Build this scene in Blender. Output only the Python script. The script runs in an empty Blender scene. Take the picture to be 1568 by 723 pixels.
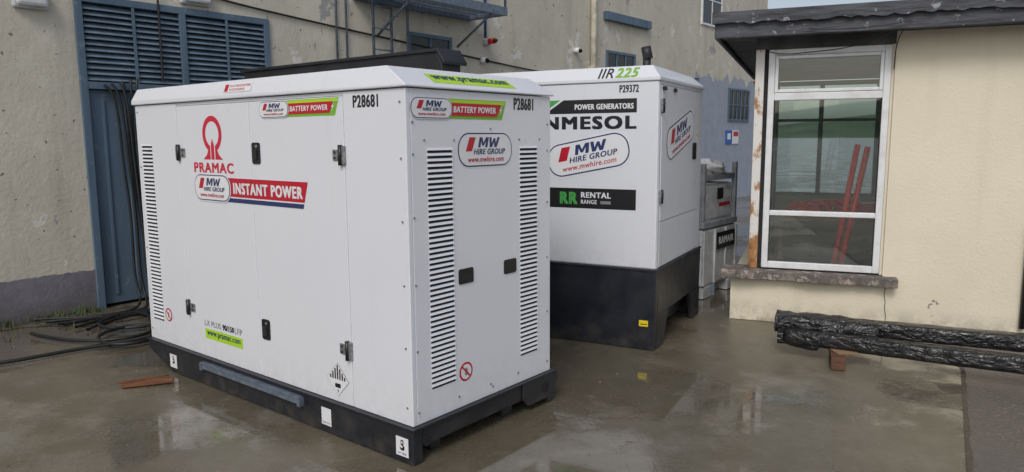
import bpy, bmesh, math, random
from mathutils import Vector, Matrix
random.seed(7)
S=bpy.context.scene
S.view_settings.view_transform='Standard'; S.view_settings.look='None'; S.view_settings.exposure=0
COL=S.collection

# ---------------------------------------------------------------- node helper
class NT:
    def __init__(s,name):
        s.m=bpy.data.materials.new(name); s.m.use_nodes=True
        s.t=s.m.node_tree; s.t.nodes.clear()
        s.out=s.t.nodes.new('ShaderNodeOutputMaterial')
        s.co=None
    def n(s,typ,props=None,**inp):
        nd=s.t.nodes.new('ShaderNode'+typ)
        for k,v in (props or {}).items(): setattr(nd,k,v)
        for k,v in inp.items():
            key=int(k[1:]) if k[0]=='_' and k[1:].isdigit() else k.replace('_',' ')
            sk=nd.inputs[key]
            s.set(sk,v)
        return nd
    def set(s,sk,v):
        if isinstance(v,bpy.types.NodeSocket): s.t.links.new(v,sk)
        elif isinstance(v,bpy.types.Node): s.t.links.new(v.outputs[0],sk)
        else:
            if isinstance(v,(tuple,list)) and len(v)==3 and sk.type=='RGBA': v=(*v,1)
            sk.default_value=v
    def obj(s):
        if not s.co: s.co=s.n('TexCoord').outputs['Object']
        return s.co
    def mapped(s,sc,loc=(0,0,0)):
        return s.n('Mapping',Vector=s.obj(),Scale=sc,Location=loc).outputs[0]
    def noise(s,scale,detail=4,rough=.55,vec=None):
        return s.n('TexNoise',Vector=vec or s.obj(),Scale=scale,Detail=detail,Roughness=rough).outputs[0]
    def ramp(s,fac,a,b,ca=0.,cb=1.):
        return s.n('MapRange',{'clamp':True},_0=fac,_1=a,_2=b,_3=ca,_4=cb).outputs[0]
    def mix(s,fac,a,b,mode='MIX'):
        nd=s.t.nodes.new('ShaderNodeMix'); nd.data_type='RGBA'; nd.blend_type=mode
        s.set(nd.inputs[0],fac); s.set(nd.inputs[6],a); s.set(nd.inputs[7],b)
        return nd.outputs[2]
    def math(s,op,a,b=0.):
        nd=s.n('Math',{'operation':op}); s.set(nd.inputs[0],a); s.set(nd.inputs[1],b); return nd.outputs[0]
    def sep(s):
        return s.n('SeparateXYZ',_0=s.obj()).outputs
    def bump(s,h,strength=.3,dist=.01):
        return s.n('Bump',Height=h,Strength=strength,Distance=dist).outputs[0]
    def bsdf(s,col,rough=.5,metal=0.,normal=None,**kw):
        b=s.n('BsdfPrincipled')
        s.set(b.inputs['Base Color'],col); s.set(b.inputs['Roughness'],rough); s.set(b.inputs['Metallic'],metal)
        if normal is not None: s.set(b.inputs['Normal'],normal)
        for k,v in kw.items(): s.set(b.inputs[k.replace('_',' ')],v)
        s.t.links.new(b.outputs[0],s.out.inputs[0]); return s.m

def simple(name,col,rough=.5,metal=0,var=.12,sc=6,bump=0.,bsc=40,**kw):
    t=NT(name)
    nz=t.noise(sc,2)
    c2=tuple(c*(1-var*2) for c in col)
    cc=t.mix(t.ramp(nz,.35,.7),col,c2)
    nm=t.bump(t.noise(bsc,2),bump,.01) if bump else None
    return t.bsdf(cc,rough,metal,nm,**kw)

# ---------------------------------------------------------------- materials
def white_paint(name,base,zref):
    t=NT(name); x,y,z=t.sep()
    n1=t.noise(2.2,3,.6); st=t.noise(1.,3,.6,t.mapped((9,9,.9)))
    c=t.mix(t.ramp(n1,.4,.75,0,.5),base,tuple(b*.96 for b in base))
    c=t.mix(t.ramp(st,.6,.8,0,.10),c,(.52,.52,.49))
    low=t.math('MULTIPLY',t.ramp(z,zref+.30,zref,0,1),t.ramp(t.noise(14,3,.7),.40,.72))
    c=t.mix(t.math('MULTIPLY',low,.22),c,(.40,.37,.32))
    return t.bsdf(c,t.ramp(n1,.3,.7,.27,.38),0,t.bump(t.noise(1.6,1,.4),.12,.03),Coat_Weight=.15,Coat_Roughness=.15)
M={}
M['white1']=white_paint('white_powder_coat',(.72,.745,.80),.2)
M['white2']=white_paint('white_canopy_paint',(.705,.73,.78),.66)
def base_black():
    t=NT('black_skid_paint')
    n=t.noise(5,3,.6); x,y,z=t.sep()
    c=t.mix(t.ramp(n,.35,.75),(.012,.014,.021),(.024,.026,.032))
    mud=t.math('MULTIPLY',t.ramp(z,.2,.0),t.ramp(t.noise(11,3),.42,.7))
    c=t.mix(t.math('MULTIPLY',mud,.5),c,(.09,.077,.06))
    return t.bsdf(c,t.ramp(n,.3,.7,.3,.5))
M['black']=base_black()
M['gap']=simple('gap_shade_and_rubber',(.02,.02,.022),.8)  # near-black: shade of gaps put into the colour, also rubber parts
M['slot']=simple('vent_slot_dark',(.012,.013,.016),.7)
M['plastic']=simple('black_plastic',(.015,.015,.017),.35)
M['steel']=simple('hinge_steel',(.36,.37,.39),.4,.5,.3,60)
M['galv']=simple('galvanised_steel',(.20,.25,.32),.45,.35,.2,20)
M['screw']=simple('screw_zinc',(.35,.36,.38),.4,.7)
def ink(n,c): return simple('print_'+n,c,.4,0,.04,3)
M['navy']=ink('navy',(.025,.04,.14)); M['red']=ink('red',(.50,.010,.03)); M['ink']=ink('black',(.013,.013,.015))
M['lw']=ink('white',(.77,.78,.81)); M['lime']=ink('lime',(.42,.70,.03)); M['green']=ink('green',(.07,.36,.08))
M['lgreen']=ink('leaf_green',(.20,.46,.04)); M['brightred']=ink('logo_red',(.60,.015,.05)); M['yellow']=ink('yellow',(.8,.62,.02))
M['blue']=ink('blue',(.03,.12,.42)); M['grey']=ink('grey',(.24,.24,.25))

def wall_mat():
    t=NT('old_painted_render'); x,y,z=t.sep()
    n1=t.noise(.8,5,.65); n2=t.noise(3.5,5,.7)
    c=t.mix(t.ramp(n1,.35,.68),(.60,.565,.475),(.49,.46,.385))
    c=t.mix(t.ramp(n2,.5,.8,0,.55),c,(.68,.655,.58))
    st=t.noise(1,4,.65,t.mapped((3,3.2,.32)))
    c=t.mix(t.ramp(st,.52,.78,0,.5),c,(.28,.265,.225))
    pn=t.noise(1.25,5,.62,t.mapped((1,1,.75),(3,1.7,0)))
    c=t.mix(t.ramp(pn,.655,.665),c,(.33,.33,.32))
    pn2=t.noise(1.6,5,.68,t.mapped((1,1,1),(9,4,2)))
    c=t.mix(t.ramp(pn2,.62,.63,0,.75),c,(.70,.69,.66))
    pt=t.noise(11,2,.6)
    c=t.mix(t.ramp(pt,.68,.71,0,.8),c,(.15,.12,.09))
    edge=t.noise(5,3,.7)
    zz=t.math('ADD',z,t.math('MULTIPLY',t.math('SUBTRACT',edge,.5),.06))
    pl=t.math('MULTIPLY',t.ramp(zz,.415,.405),t.ramp(y,6.0,5.9))
    plc=t.mix(t.ramp(n2,.4,.7),(.20,.19,.22),(.125,.12,.135))
    c=t.mix(pl,c,plc)
    c=t.mix(t.math('MULTIPLY',t.ramp(zz,.2,.0),.65),c,(.08,.072,.058))
    e2=t.math('MULTIPLY',t.math('SUBTRACT',t.noise(1.1,5,.6),.5),1.6)
    fz=t.math('ADD',z,e2); fy=t.math('ADD',y,e2)
    fr=t.math('MULTIPLY',t.ramp(fz,3.28,3.25),t.ramp(fy,14.3,14.34))
    fc=t.mix(t.ramp(n2,.35,.7),(.34,.38,.45),(.28,.315,.38))
    c=t.mix(fr,c,fc)
    h=t.math('ADD',t.math('MULTIPLY',t.noise(25,3,.6),.5),n2)
    return t.bsdf(c,.85,0,t.bump(h,.4,.02))
M['wall']=wall_mat()
def bwall():
    t=NT('cream_masonry_paint'); x,y,z=t.sep()
    n1=t.noise(1.1,4,.6); 
    c=t.mix(t.ramp(n1,.35,.7),(.75,.69,.545),(.69,.63,.49))
    st=t.noise(1,3,.6,t.mapped((5,5,.5)))
    c=t.mix(t.ramp(st,.58,.8,0,.28),c,(.50,.45,.35))
    low=t.math('MULTIPLY',t.ramp(z,.22,.0),t.ramp(t.noise(7,4,.7),.40,.62))
    c=t.mix(t.math('MULTIPLY',low,.7),c,(.22,.195,.15))
    pl=t.noise(6,4,.7); lw=t.ramp(z,.38,.30)
    c=t.mix(t.math('MULTIPLY',t.ramp(pl,.66,.68),lw),c,(.28,.25,.21))
    h=t.math('ADD',t.noise(45,3,.6),t.math('MULTIPLY',n1,.8))
    return t.bsdf(c,.8,0,t.bump(h,.28,.012))
M['bwall']=bwall()
def frame_mat():
    t=NT('weathered_white_frame'); n=t.noise(7,4,.6)
    c=t.mix(t.ramp(n,.45,.75),(.74,.755,.77),(.60,.60,.59))
    return t.bsdf(c,.35)
M['frame']=frame_mat()
def rust_mat():
    t=NT('rusty_painted_post'); n=t.noise(6,5,.7,t.mapped((1,1,.5))); x,y,z=t.sep()
    n=t.math('ADD',n,t.ramp(z,1.2,.5,0,.12))
    c=t.mix(t.ramp(n,.54,.61),(.70,.69,.65),(.38,.18,.06))
    c=t.mix(t.ramp(n,.67,.75),c,(.10,.045,.02))
    return t.bsdf(c,.75,0,t.bump(n,.5,.01))
M['rust']=rust_mat()
def sill_mat():
    t=NT('flaking_concrete_sill'); n=t.noise(7,6,.75)
    c=t.mix(t.ramp(n,.42,.5),(.27,.22,.195),(.135,.12,.11))
    c=t.mix(t.ramp(t.noise(12,4,.7),.56,.6),c,(.37,.32,.29))
    return t.bsdf(c,.85,0,t.bump(n,.9,.02))
M['sill']=sill_mat()
def felt():
    t=NT('weathered_dark_fascia'); n=t.noise(5,5,.7,t.mapped((.5,1,3)))
    c=t.mix(t.ramp(n,.4,.62),(.030,.033,.042),(.075,.08,.095))
    c=t.mix(t.ramp(t.noise(9,5,.75),.60,.64),c,(.30,.31,.33))
    return t.bsdf(c,.6,0,t.bump(n,.8,.02))
M['felt']=felt()
M['soffit']=simple('dark_grey_soffit',(.10,.10,.10),.8,0,.3,4,.3,20)  # dark grey with random mottling, for soffit and lintel
def door_mat():
    t=NT('blue_grey_steel_door'); n=t.noise(1,4,.6,t.mapped((4,4,.5)))
    c=t.mix(t.ramp(n,.4,.7),(.105,.16,.225),(.07,.11,.16))
    c=t.mix(t.ramp(t.noise(9,4,.7),.63,.67,0,.6),c,(.22,.25,.27))
    return t.bsdf(c,.5,0,t.bump(n,.15,.01))
M['door']=door_mat()
M['slat']=simple('louvre_slat_paint',(.18,.245,.32),.5,0,.2,5)
M['dark']=simple('dark_void',(.01,.011,.013),.9)
M['cable']=simple('rubber_cable',(.014,.014,.015),.5,0,.2,20)
M['pole']=simple('red_pole_paint',(.68,.02,.012),.4,0,.05)
M['cabinet']=simple('dark_cabinet_paint',(.020,.022,.027),.5,0,.2,4)
M['tank']=simple('grey_tank_paint',(.60,.62,.65),.5,0,.15,8,.1,20)
M['tankd']=simple('grey_frame_paint',(.36,.39,.43),.5,.1,.2,8)
M['pipe']=simple('cream_pipe',(.62,.58,.47),.6,0,.2,6)
M['interior']=simple('interior_plaster',(.42,.46,.43),.8,0,.12,3)
M['ifloor']=simple('interior_floor',(.20,.19,.175),.5,0,.2,3)
M['mull']=simple('green_grey_mullion',(.17,.24,.22),.5)
def glass(name,tint=(.88,.93,.91),ior=1.6):
    t=NT(name)
    tr=t.n('BsdfTransparent',Color=(*tint,1)); gl=t.n('BsdfGlossy',Color=(1,1,1,1),Roughness=.02)
    fr=t.n('Fresnel',IOR=ior)
    mx=t.n('MixShader',_0=fr.outputs[0],_1=tr.outputs[0],_2=gl.outputs[0])
    t.t.links.new(mx.outputs[0],t.out.inputs[0]); return t.m
M['glass']=glass('window_glass')
M['dglass']=simple('dark_window_glass',(.02,.025,.03),.08)
def wrap():
    t=NT('black_polythene'); v=t.mapped((1.2,4,4))
    n=t.n('TexNoise',Vector=v,Scale=4,Detail=3,Roughness=.55,Distortion=1.2).outputs[0]
    return t.bsdf((.013,.013,.014),.2,0,t.bump(n,.7,.05))
M['wrap']=wrap()
def wood(name,c1,c2):
    t=NT(name); n=t.noise(4,3,.6,t.mapped((1.5,14,14)))
    return t.bsdf(t.mix(t.ramp(n,.35,.65),c1,c2),.7,0,t.bump(n,.3,.005))
M['wood']=wood('wet_timber',(.22,.085,.035),(.11,.045,.02))
M['wood3']=wood('dark_wet_timber',(.15,.065,.035),(.07,.035,.02))
M['wood2']=wood('pale_timber',(.34,.22,.13),(.2,.12,.07))
M['bag']=simple('clear_bag',(.7,.71,.73),.2,0,.1,20,.8,14)

def slab_mat():
    t=NT('wet_concrete')
    big=t.noise(.55,3,.6,t.mapped((1,1,1),(2.3,.6,0))); mid=t.noise(2.6,5,.65); fine=t.noise(70,2,.6)
    c=t.mix(t.ramp(mid,.32,.68),(.130,.112,.078),(.195,.175,.133))
    c=t.mix(t.ramp(t.noise(9,5,.72),.46,.72,0,.55),c,(.105,.090,.063))
    wet=t.ramp(t.math('ADD',big,t.math('MULTIPLY',t.math('SUBTRACT',mid,.5),.40)),.45,.53)   # 1 = standing water
    damp=t.ramp(big,.36,.5)
    c=t.mix(t.math('MULTIPLY',damp,.42),c,(.082,.069,.042))
    lt=t.noise(1.3,6,.7,t.mapped((1,1,1),(7,3,0)))
    c=t.mix(t.ramp(lt,.56,.68,0,.5),c,(.28,.262,.22))
    c=t.mix(t.ramp(fine,.62,.72,0,.35),c,(.27,.25,.21))
    c=t.mix(t.ramp(fine,.38,.28,0,.35),c,(.06,.052,.04))
    broom=t.noise(1,4,.65,t.n('Mapping',Vector=t.obj(),Rotation=(0,0,.55),Scale=(34,2.0,1)).outputs[0])
    rough=t.n('MapRange',_0=wet,_1=0.,_2=1.,_3=.36,_4=.05).outputs[0]
    rough=t.math('MAXIMUM',t.math('ADD',rough,t.math('MULTIPLY',t.math('SUBTRACT',mid,.5),.25)),.035)
    h=t.math('ADD',t.math('MULTIPLY',fine,.45),t.math('ADD',t.math('MULTIPLY',broom,.55),t.math('MULTIPLY',mid,1.2)))
    h=t.math('MULTIPLY',h,t.n('MapRange',_0=wet,_1=0.,_2=1.,_3=1.,_4=.13).outputs[0])
    return t.bsdf(c,rough,0,t.bump(h,.45,.008),IOR=1.5,Coat_Weight=t.math('MULTIPLY',wet,.7),Coat_Roughness=.04)
M['slab']=slab_mat()
def asph():
    t=NT('damp_asphalt'); b=t.noise(.8,4,.6); f=t.noise(50,3,.65)
    c=t.mix(t.ramp(b,.35,.65),(.085,.076,.07),(.135,.12,.11))
    c=t.mix(t.ramp(f,.55,.68,0,.55),c,(.25,.23,.205))
    return t.bsdf(c,t.ramp(b,.4,.6,.2,.5),0,t.bump(f,.7,.012))
M['asphalt']=asph()
def dirt():
    t=NT('wet_soil'); n=t.noise(6,5,.7)
    return t.bsdf(t.mix(t.ramp(n,.35,.65),(.05,.04,.028),(.12,.10,.075)),t.ramp(n,.4,.6,.3,.8),0,t.bump(n,.9,.04))
M['dirt']=dirt()
M['hill']=simple('hill_grass',(.08,.115,.055),.9,0,.3,.02)
M['weed']=simple('weed_green',(.07,.12,.025),.7,0,.3,8)

# ---------------------------------------------------------------- geometry helpers
def empty(name,loc=(0,0,0),rz=0.):
    o=bpy.data.objects.new(name,None); o.location=loc; o.rotation_euler=(0,0,rz); o.empty_display_size=.2; COL.objects.link(o); return o
def addmesh(name,me,parent,mat,bevel=0,smooth=False):
    o=bpy.data.objects.new(name,me); COL.objects.link(o)
    if parent: o.parent=parent
    if mat: me.materials.append(M[mat] if isinstance(mat,str) else mat)
    if smooth:
        for p in me.polygons: p.use_smooth=True
    if bevel:
        b=o.modifiers.new('b','BEVEL'); b.width=bevel; b.segments=2; b.limit_method='ANGLE'
    return o
def from_pydata(name,v,f,parent,mat,bevel=0,smooth=False):
    me=bpy.data.meshes.new(name); me.from_pydata([tuple(a) for a in v],[],f); me.update()
    bm=bmesh.new(); bm.from_mesh(me); bmesh.ops.recalc_face_normals(bm,faces=bm.faces); bm.to_mesh(me); bm.free()
    return addmesh(name,me,parent,mat,bevel,smooth)
CUBE=[(0,1,3,2),(4,6,7,5),(0,4,5,1),(2,3,7,6),(0,2,6,4),(1,5,7,3)]
def boxvf(b):
    x0,x1,y0,y1,z0,z1=b
    return [(x,y,z) for x in (x0,x1) for y in (y0,y1) for z in (z0,z1)]
def box(name,parent,x0,x1,y0,y1,z0,z1,mat,bevel=0):
    return from_pydata(name,boxvf((x0,x1,y0,y1,z0,z1)),CUBE,parent,mat,bevel)
def boxes(name,parent,L,mat,bevel=0):
    v=[];f=[]
    for b in L:
        k=len(v); v+=boxvf(b); f+=[tuple(i+k for i in q) for q in CUBE]
    return from_pydata(name,v,f,parent,mat,bevel)
def prism(name,parent,poly,axis,a0,a1,mat,bevel=0):
    def P(u,v,a):
        return {'x':(a,u,v),'y':(u,a,v),'z':(u,v,a)}[axis]
    n=len(poly); v=[P(u,w,a0) for u,w in poly]+[P(u,w,a1) for u,w in poly]
    f=[tuple(range(n)),tuple(range(2*n-1,n-1,-1))]+[(i,(i+1)%n,(i+1)%n+n,i+n) for i in range(n)]
    return from_pydata(name,v,f,parent,mat,bevel)
def cyl(name,parent,p0,p1,r,mat,seg=12):
    p0=Vector(p0);p1=Vector(p1);d=(p1-p0); L=d.length
    bm=bmesh.new(); bmesh.ops.create_cone(bm,cap_ends=True,segments=seg,radius1=r,radius2=r,depth=L)
    q=d.to_track_quat('Z','Y').to_matrix().to_4x4(); bm.transform(Matrix.Translation((p0+p1)/2)@q)
    me=bpy.data.meshes.new(name); bm.to_mesh(me); bm.free()
    o=addmesh(name,me,parent,mat)
    for p in me.polygons:
        if len(p.vertices)==4: p.use_smooth=True
    return o
def curve(name,parent,splines,r,mat):
    cu=bpy.data.curves.new(name,'CURVE'); cu.dimensions='3D'; cu.bevel_depth=r; cu.bevel_resolution=3; cu.resolution_u=8
    for pts in splines:
        sp=cu.splines.new('NURBS'); sp.points.add(len(pts)-1); sp.order_u=4; sp.use_endpoint_u=True
        for i,p in enumerate(pts): sp.points[i].co=(*p,1)
    cu.materials.append(M[mat]); o=bpy.data.objects.new(name,cu); COL.objects.link(o)
    if parent: o.parent=parent
    return o
LAY=.0011
def FY(y0=0.): return lambda u,v,k: (u,y0-LAY*k,v)
def FX(x0=0.): return lambda u,v,k: (x0+LAY*k,u,v)
def flat(name,parent,mp,poly,k,mat):
    return from_pydata(name,[mp(u,v,k) for u,v in poly],[tuple(range(len(poly)))],parent,mat)
def rot(pts,cx,cy,a):
    c,s=math.cos(a),math.sin(a)
    return [(cx+(u-cx)*c-(v-cy)*s,cy+(u-cx)*s+(v-cy)*c) for u,v in pts]
def rrect(cx,cy,w,h,r,seg=8):
    P=[]
    for sx,sy,a0 in ((1,1,0),(-1,1,90),(-1,-1,180),(1,-1,270)):
        for i in range(seg+1):
            a=math.radians(a0+90*i/seg); P.append((cx+sx*(w/2-r)+r*math.cos(a),cy+sy*(h/2-r)+r*math.sin(a)))
    return P
def disc(cx,cy,r,n=32): return [(cx+r*math.cos(2*math.pi*i/n),cy+r*math.sin(2*math.pi*i/n)) for i in range(n)]
def text(parent,mp,s,u0,u1,v0,v1,k,mat,shear=0,bold=0.,ang=0,pc=None,name='lettering'):
    """bold is a fraction of the cap height: strokes are thickened by stacking shifted copies in thin layers"""
    cu=bpy.data.curves.new('t','FONT'); cu.body=s; cu.size=1; cu.resolution_u=3; cu.shear=shear
    if bold: cu.space_character=1+bold*2.2
    o=bpy.data.objects.new('t',cu); COL.objects.link(o)
    bpy.context.view_layer.update()
    dg=bpy.context.evaluated_depsgraph_get()
    me=bpy.data.meshes.new_from_object(o.evaluated_get(dg)); bpy.data.objects.remove(o)
    P=[(v.co.x,v.co.y) for v in me.vertices]; Fc=[tuple(p.vertices) for p in me.polygons]
    bpy.data.meshes.remove(me)
    xs=[q[0] for q in P]; ys=[q[1] for q in P]
    a,b,c,d=min(xs),max(xs),min(ys),max(ys)
    pc=pc or ((u0+u1)/2,(v0+v1)/2)
    hh=v1-v0; e=bold*hh
    sh=[(0,0)] if not bold else [(-e,-e*.5),(e,-e*.5),(-e,e*.5),(e,e*.5)]
    ue=e; ve=e*.5
    V=[];FF=[]
    for q,(sx,sy) in enumerate(sh):
        n0=len(V)
        for x,y in P:
            u=u0+ue+(x-a)/(b-a)*(u1-u0-2*ue)+sx; w=v0+ve+(y-c)/(d-c)*(v1-v0-2*ve)+sy
            if ang: (u,w),=rot([(u,w)],pc[0],pc[1],ang)
            V.append(mp(u,w,k+q*.17))
        FF+=[tuple(i+n0 for i in f) for f in Fc]
    m2=bpy.data.meshes.new(name); m2.from_pydata(V,[],FF); m2.update()
    return addmesh(name,m2,parent,mat)
def blockM(u0,u1,v0,v1,sh):
    w=u1-u0;h=v1-v0; wm=w*.46
    def Q(P,ox,ww): return [(u0+ox+a*ww+sh*b*h,v0+b*h) for a,b in P]
    Mp=[(0,0),(.24,0),(.24,.62),(.42,.15),(.58,.15),(.76,.62),(.76,0),(1,0),(1,1),(.70,1),(.5,.45),(.30,1),(0,1)]
    Wp=[(.16,0),(.38,0),(.5,.50),(.62,0),(.84,0),(1.0,1),(.79,1),(.70,.38),(.58,.9),(.42,.9),(.30,.38),(.21,1),(0,1)]
    return Q(Mp,0,wm),Q(Wp,w*.49,w*.53)
def hire_oval(parent,mp,cx,cy,w,h,ang=0,k=1,url=True):
    R=lambda P: rot(P,cx,cy,ang)
    e=h*.045
    flat('oval_edge',parent,mp,R(rrect(cx,cy,w+2*e,h+2*e,h*.46+e)),k,'lw')
    flat('oval_border',parent,mp,R(rrect(cx,cy,w,h,h*.46)),k+1,'navy')
    flat('oval_white',parent,mp,R(rrect(cx,cy,w-2*e*.9,h-2*e*.9,h*.46-e)),k+2,'lw')
    T=lambda s,a,b,c,d,m,sh=0,bo=0.: text(parent,mp,s,cx+a*w,cx+b*w,cy+c*h,cy+d*h,k+3,m,sh,bo,ang,(cx,cy))
    flat('red_slash',parent,mp,R([(cx-.37*w,cy-.04*h),(cx-.26*w,cy-.04*h),(cx-.19*w,cy+.37*h),(cx-.30*w,cy+.37*h)]),k+3,'red')
    for i,P in enumerate(blockM(cx-.15*w,cx+.22*w,cy+.07*h,cy+.37*h,.25)): flat('letter',parent,mp,R(P),k+3,'navy')
    T('HIRE GROUP',-.23,.36,-.14,.03,'navy',.25,.045)
    if url: T('www.mwhire.com',-.33,.33,-.36,-.20,'red',.2,.02)
def battery_label(parent,mp,u0,u1,v0,v1):
    w=u1-u0;h=v1-v0
    flat('label_green',parent,mp,[(u0+.2*w,v0),(u1-.05*w,v0),(u1,v1),(u0+.2*w,v1)],1,'lgreen')
    flat('label_lime',parent,mp,[(u0+.2*w,v1-.22*h),(u1-.008*w,v1-.22*h),(u1-.003*w,v1-.04*h),(u0+.2*w,v1-.04*h)],2,'lime')
    flat('label_red',parent,mp,[(u0+.3*w,v0+.16*h),(u1-.11*w,v0+.16*h),(u1-.06*w,v1-.2*h),(u0+.3*w,v1-.2*h)],3,'red')
    text(parent,mp,'BATTERY POWER',u0+.415*w,u1-.125*w,v0+.32*h,v1-.36*h,4,'lw',.1,.05)
    flat('bolt',parent,mp,[(u1-.085*w,v0+.2*h),(u1-.05*w,v0+.55*h),(u1-.065*w,v0+.55*h),(u1-.04*w,v1-.12*h),(u1-.085*w,v0+.48*h),(u1-.068*w,v0+.48*h)],4,'lw')
    hire_oval(parent,mp,u0+.2*w,(v0+v1)/2,.39*w,h*.98,0,4)
def no_sign(parent,mp,cx,cy,r):
    flat('sign_ring',parent,mp,disc(cx,cy,r),1,'red'); flat('sign_white',parent,mp,disc(cx,cy,r*.78),2,'lw')
    flat('sign_hand',parent,mp,rrect(cx,cy,r*.4,r*.8,r*.18),3,'grey')
    flat('sign_bar',parent,mp,rot([(cx-r*.85,cy-r*.09),(cx+r*.85,cy-r*.09),(cx+r*.85,cy+r*.09),(cx-r*.85,cy+r*.09)],cx,cy,math.radians(-45)),4,'red')
def vents(parent,u0,u1,v0,v1,n,face):
    sp=(v1-v0)/n; D=[]
    v=[];f=[]
    for i in range(n):
        z=v0+i*sp
        if face=='y':
            D.append((u0,u1,-.0012,.004,z,z+sp*.52))
            k=len(v); v+=[(u0-.003,-.0005,z+sp*.95),(u1+.003,-.0005,z+sp*.95),(u1+.003,-.007,z+sp*.50),(u0-.003,-.007,z+sp*.50),(u1+.003,-.0005,z+sp*.46),(u0-.003,-.0005,z+sp*.46)]
        else:
            D.append((-.004,.0012,u0,u1,z,z+sp*.52))
            k=len(v); v+=[(.0005,u0-.003,z+sp*.95),(.0005,u1+.003,z+sp*.95),(.007,u1+.003,z+sp*.50),(.007,u0-.003,z+sp*.50),(.0005,u1+.003,z+sp*.46),(.0005,u0-.003,z+sp*.46)]
        f+=[(k,k+1,k+2,k+3),(k+3,k+2,k+4,k+5),(k,k+3,k+5),(k+1,k+4,k+2)]
    boxes('vent_slots',parent,D,'slot')
    return v,f
def hinge(parent,x,z,sgn=1,face='y'):
    def B(a0,a1,d,z0,z1):
        return (a0,a1,-d,.0,z0,z1) if face=='y' else (0.,d,a0,a1,z0,z1)
    lo,hi=sorted((x+sgn*.012,x+sgn*.075))
    boxes('hinge_leaf',parent,[B(lo,hi,.008,z-.03,z+.03)],'steel',.003)
    lo,hi=sorted((x-sgn*.012,x-sgn*.035))
    boxes('hinge_block',parent,[B(lo,hi,.016,z-.05,z+.05)],'steel',.003)
    p=(x,-.014) if face=='y' else (.014,x)
    cyl('hinge_barrel',parent,(p[0],p[1],z-.055),(p[0],p[1],z+.055),.012,'plastic')
    for dz in (-.016,.016):
        a=x+sgn*.052
        if face=='y': cyl('hinge_bolt',parent,(a,-.012,z+dz),(a,-.006,z+dz),.007,'plastic',8)
        else: cyl('hinge_bolt',parent,(.006,a,z+dz),(.012,a,z+dz),.007,'plastic',8)
def latch(parent,x,z,w=.085,h=.13):
    prism('latch_plate',parent,rrect(x,z,w,h,.015,4),'y',-.006,.002,'plastic')
    prism('latch_paddle',parent,rrect(x-.006,z-.01,w*.5,h*.5,.008,3),'y',-.014,-.005,'gap',.002)
    cyl('latch_lock',parent,(x+.012,-.012,z+h*.32),(x+.012,-.005,z+h*.32),.010,'steel',12)
def screws(parent,pts,face='y'):
    bm=bmesh.new()
    for u,z in pts:
        m=Matrix.Translation((u,-.0025,z) if face=='y' else (.0025,u,z))
        rr=Matrix.Rotation(math.pi/2,4,'X' if face=='y' else 'Y')
        bmesh.ops.create_cone(bm,cap_ends=True,segments=8,radius1=.006,radius2=.006,depth=.005,matrix=m@rr)
    me=bpy.data.meshes.new('screws'); bm.to_mesh(me); bm.free(); addmesh('screws',me,parent,'screw')

# ================================================================= GENERATOR 1 (battery unit)
g1=empty('industrial_generator',(-.520,3.641,0),-.677)
L,W=2.886,1.216
box('core',g1,-L+.02,-.02,.014,W-.014,.2,1.945,'gap')  # core coloured dark so the panel gaps read as shaded lines
for nm,a,b in (('side_panel',-L,-2.285),('door_1',-2.281,-1.392),('door_2',-1.388,-.487),('side_panel_b',-.483,0.)):
    box(nm,g1,a,b,0.,.03,.203,1.925 if 'door' in nm else 1.947,'white1',.004)
box('door_header',g1,-2.281,-.487,.006,.03,1.928,1.947,'white1')
box('end_panel',g1,-.03,0.,.031,W,.203,1.947,'white1',.004)
box('end_panel_far',g1,-L,-L+.03,.031,W,.203,1.947,'white1',.004)
box('back_panel',g1,-L+.031,-.031,W-.03,W,.203,1.947,'white1',.004)
o=.018
zl,zt=1.952,2.065
v=[(-L-o,-o,zl),(o,-o,zl),(o,W+o,zl),(-L-o,W+o,zl),
   (-L-o,-o,zl+.03),(o,-o,zl+.012),(o,W+o,zl+.012),(-L-o,W+o,zl+.03),
   (-L+.02,.015,zt),(-.15,.015,zt),(-.15,W-.015,zt),(-L+.02,W-.015,zt)]
RF=[(3,2,1,0),(0,1,5,4),(1,2,6,5),(2,3,7,6),(3,0,4,7),(4,5,9,8),(5,6,10,9),(6,7,11,10),(7,4,8,11),(8,9,10,11)]
from_pydata('roof_cap',v,RF,g1,'white1',.006)
for u0,u1,z0,z1,n,fc in ((-2.815,-2.665,.36,1.67,47,'y'),(.143,.323,.369,1.652,46,'x'),(.909,1.074,.369,1.652,46,'x')):
    vv,ff=vents(g1,u0,u1,z0,z1,n,fc); from_pydata('vent_hoods',vv,ff,g1,'white1')
hinge(g1,-2.262,1.612,1); hinge(g1,-2.262,.527,1)
hinge(g1,-.505,1.612,-1); hinge(g1,-.505,.527,-1)
latch(g1,-1.325,1.615); latch(g1,-1.315,.515)
for a,b in ((.36,.48),(.75,.865)):
    prism('pull_handle_frame',g1,rrect((a+b)/2,.945,b-a,.085,.012,4),'x',0.,.006,'plastic',.002)
    prism('pull_handle_recess',g1,rrect((a+b)/2,.945-.008,b-a-.03,.035,.01,4),'x',.005,.0065,'cabinet')
screws(g1,[(-.04,z) for z in (.3,.62,.95,1.28,1.6,1.88)]+[(-2.85,z) for z in (.28,.9,1.5,1.9)],'y')
screws(g1,[(y,z) for z in (.27,.6,.95,1.3,1.62,1.78) for y in (.04,1.18)]+[(y,.27) for y in (.35,.62,.88)]+[(.64,z) for z in (1.75,.25)]+[(y,1.69) for y in (.12,.34,.90,1.10)],'x')
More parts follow.
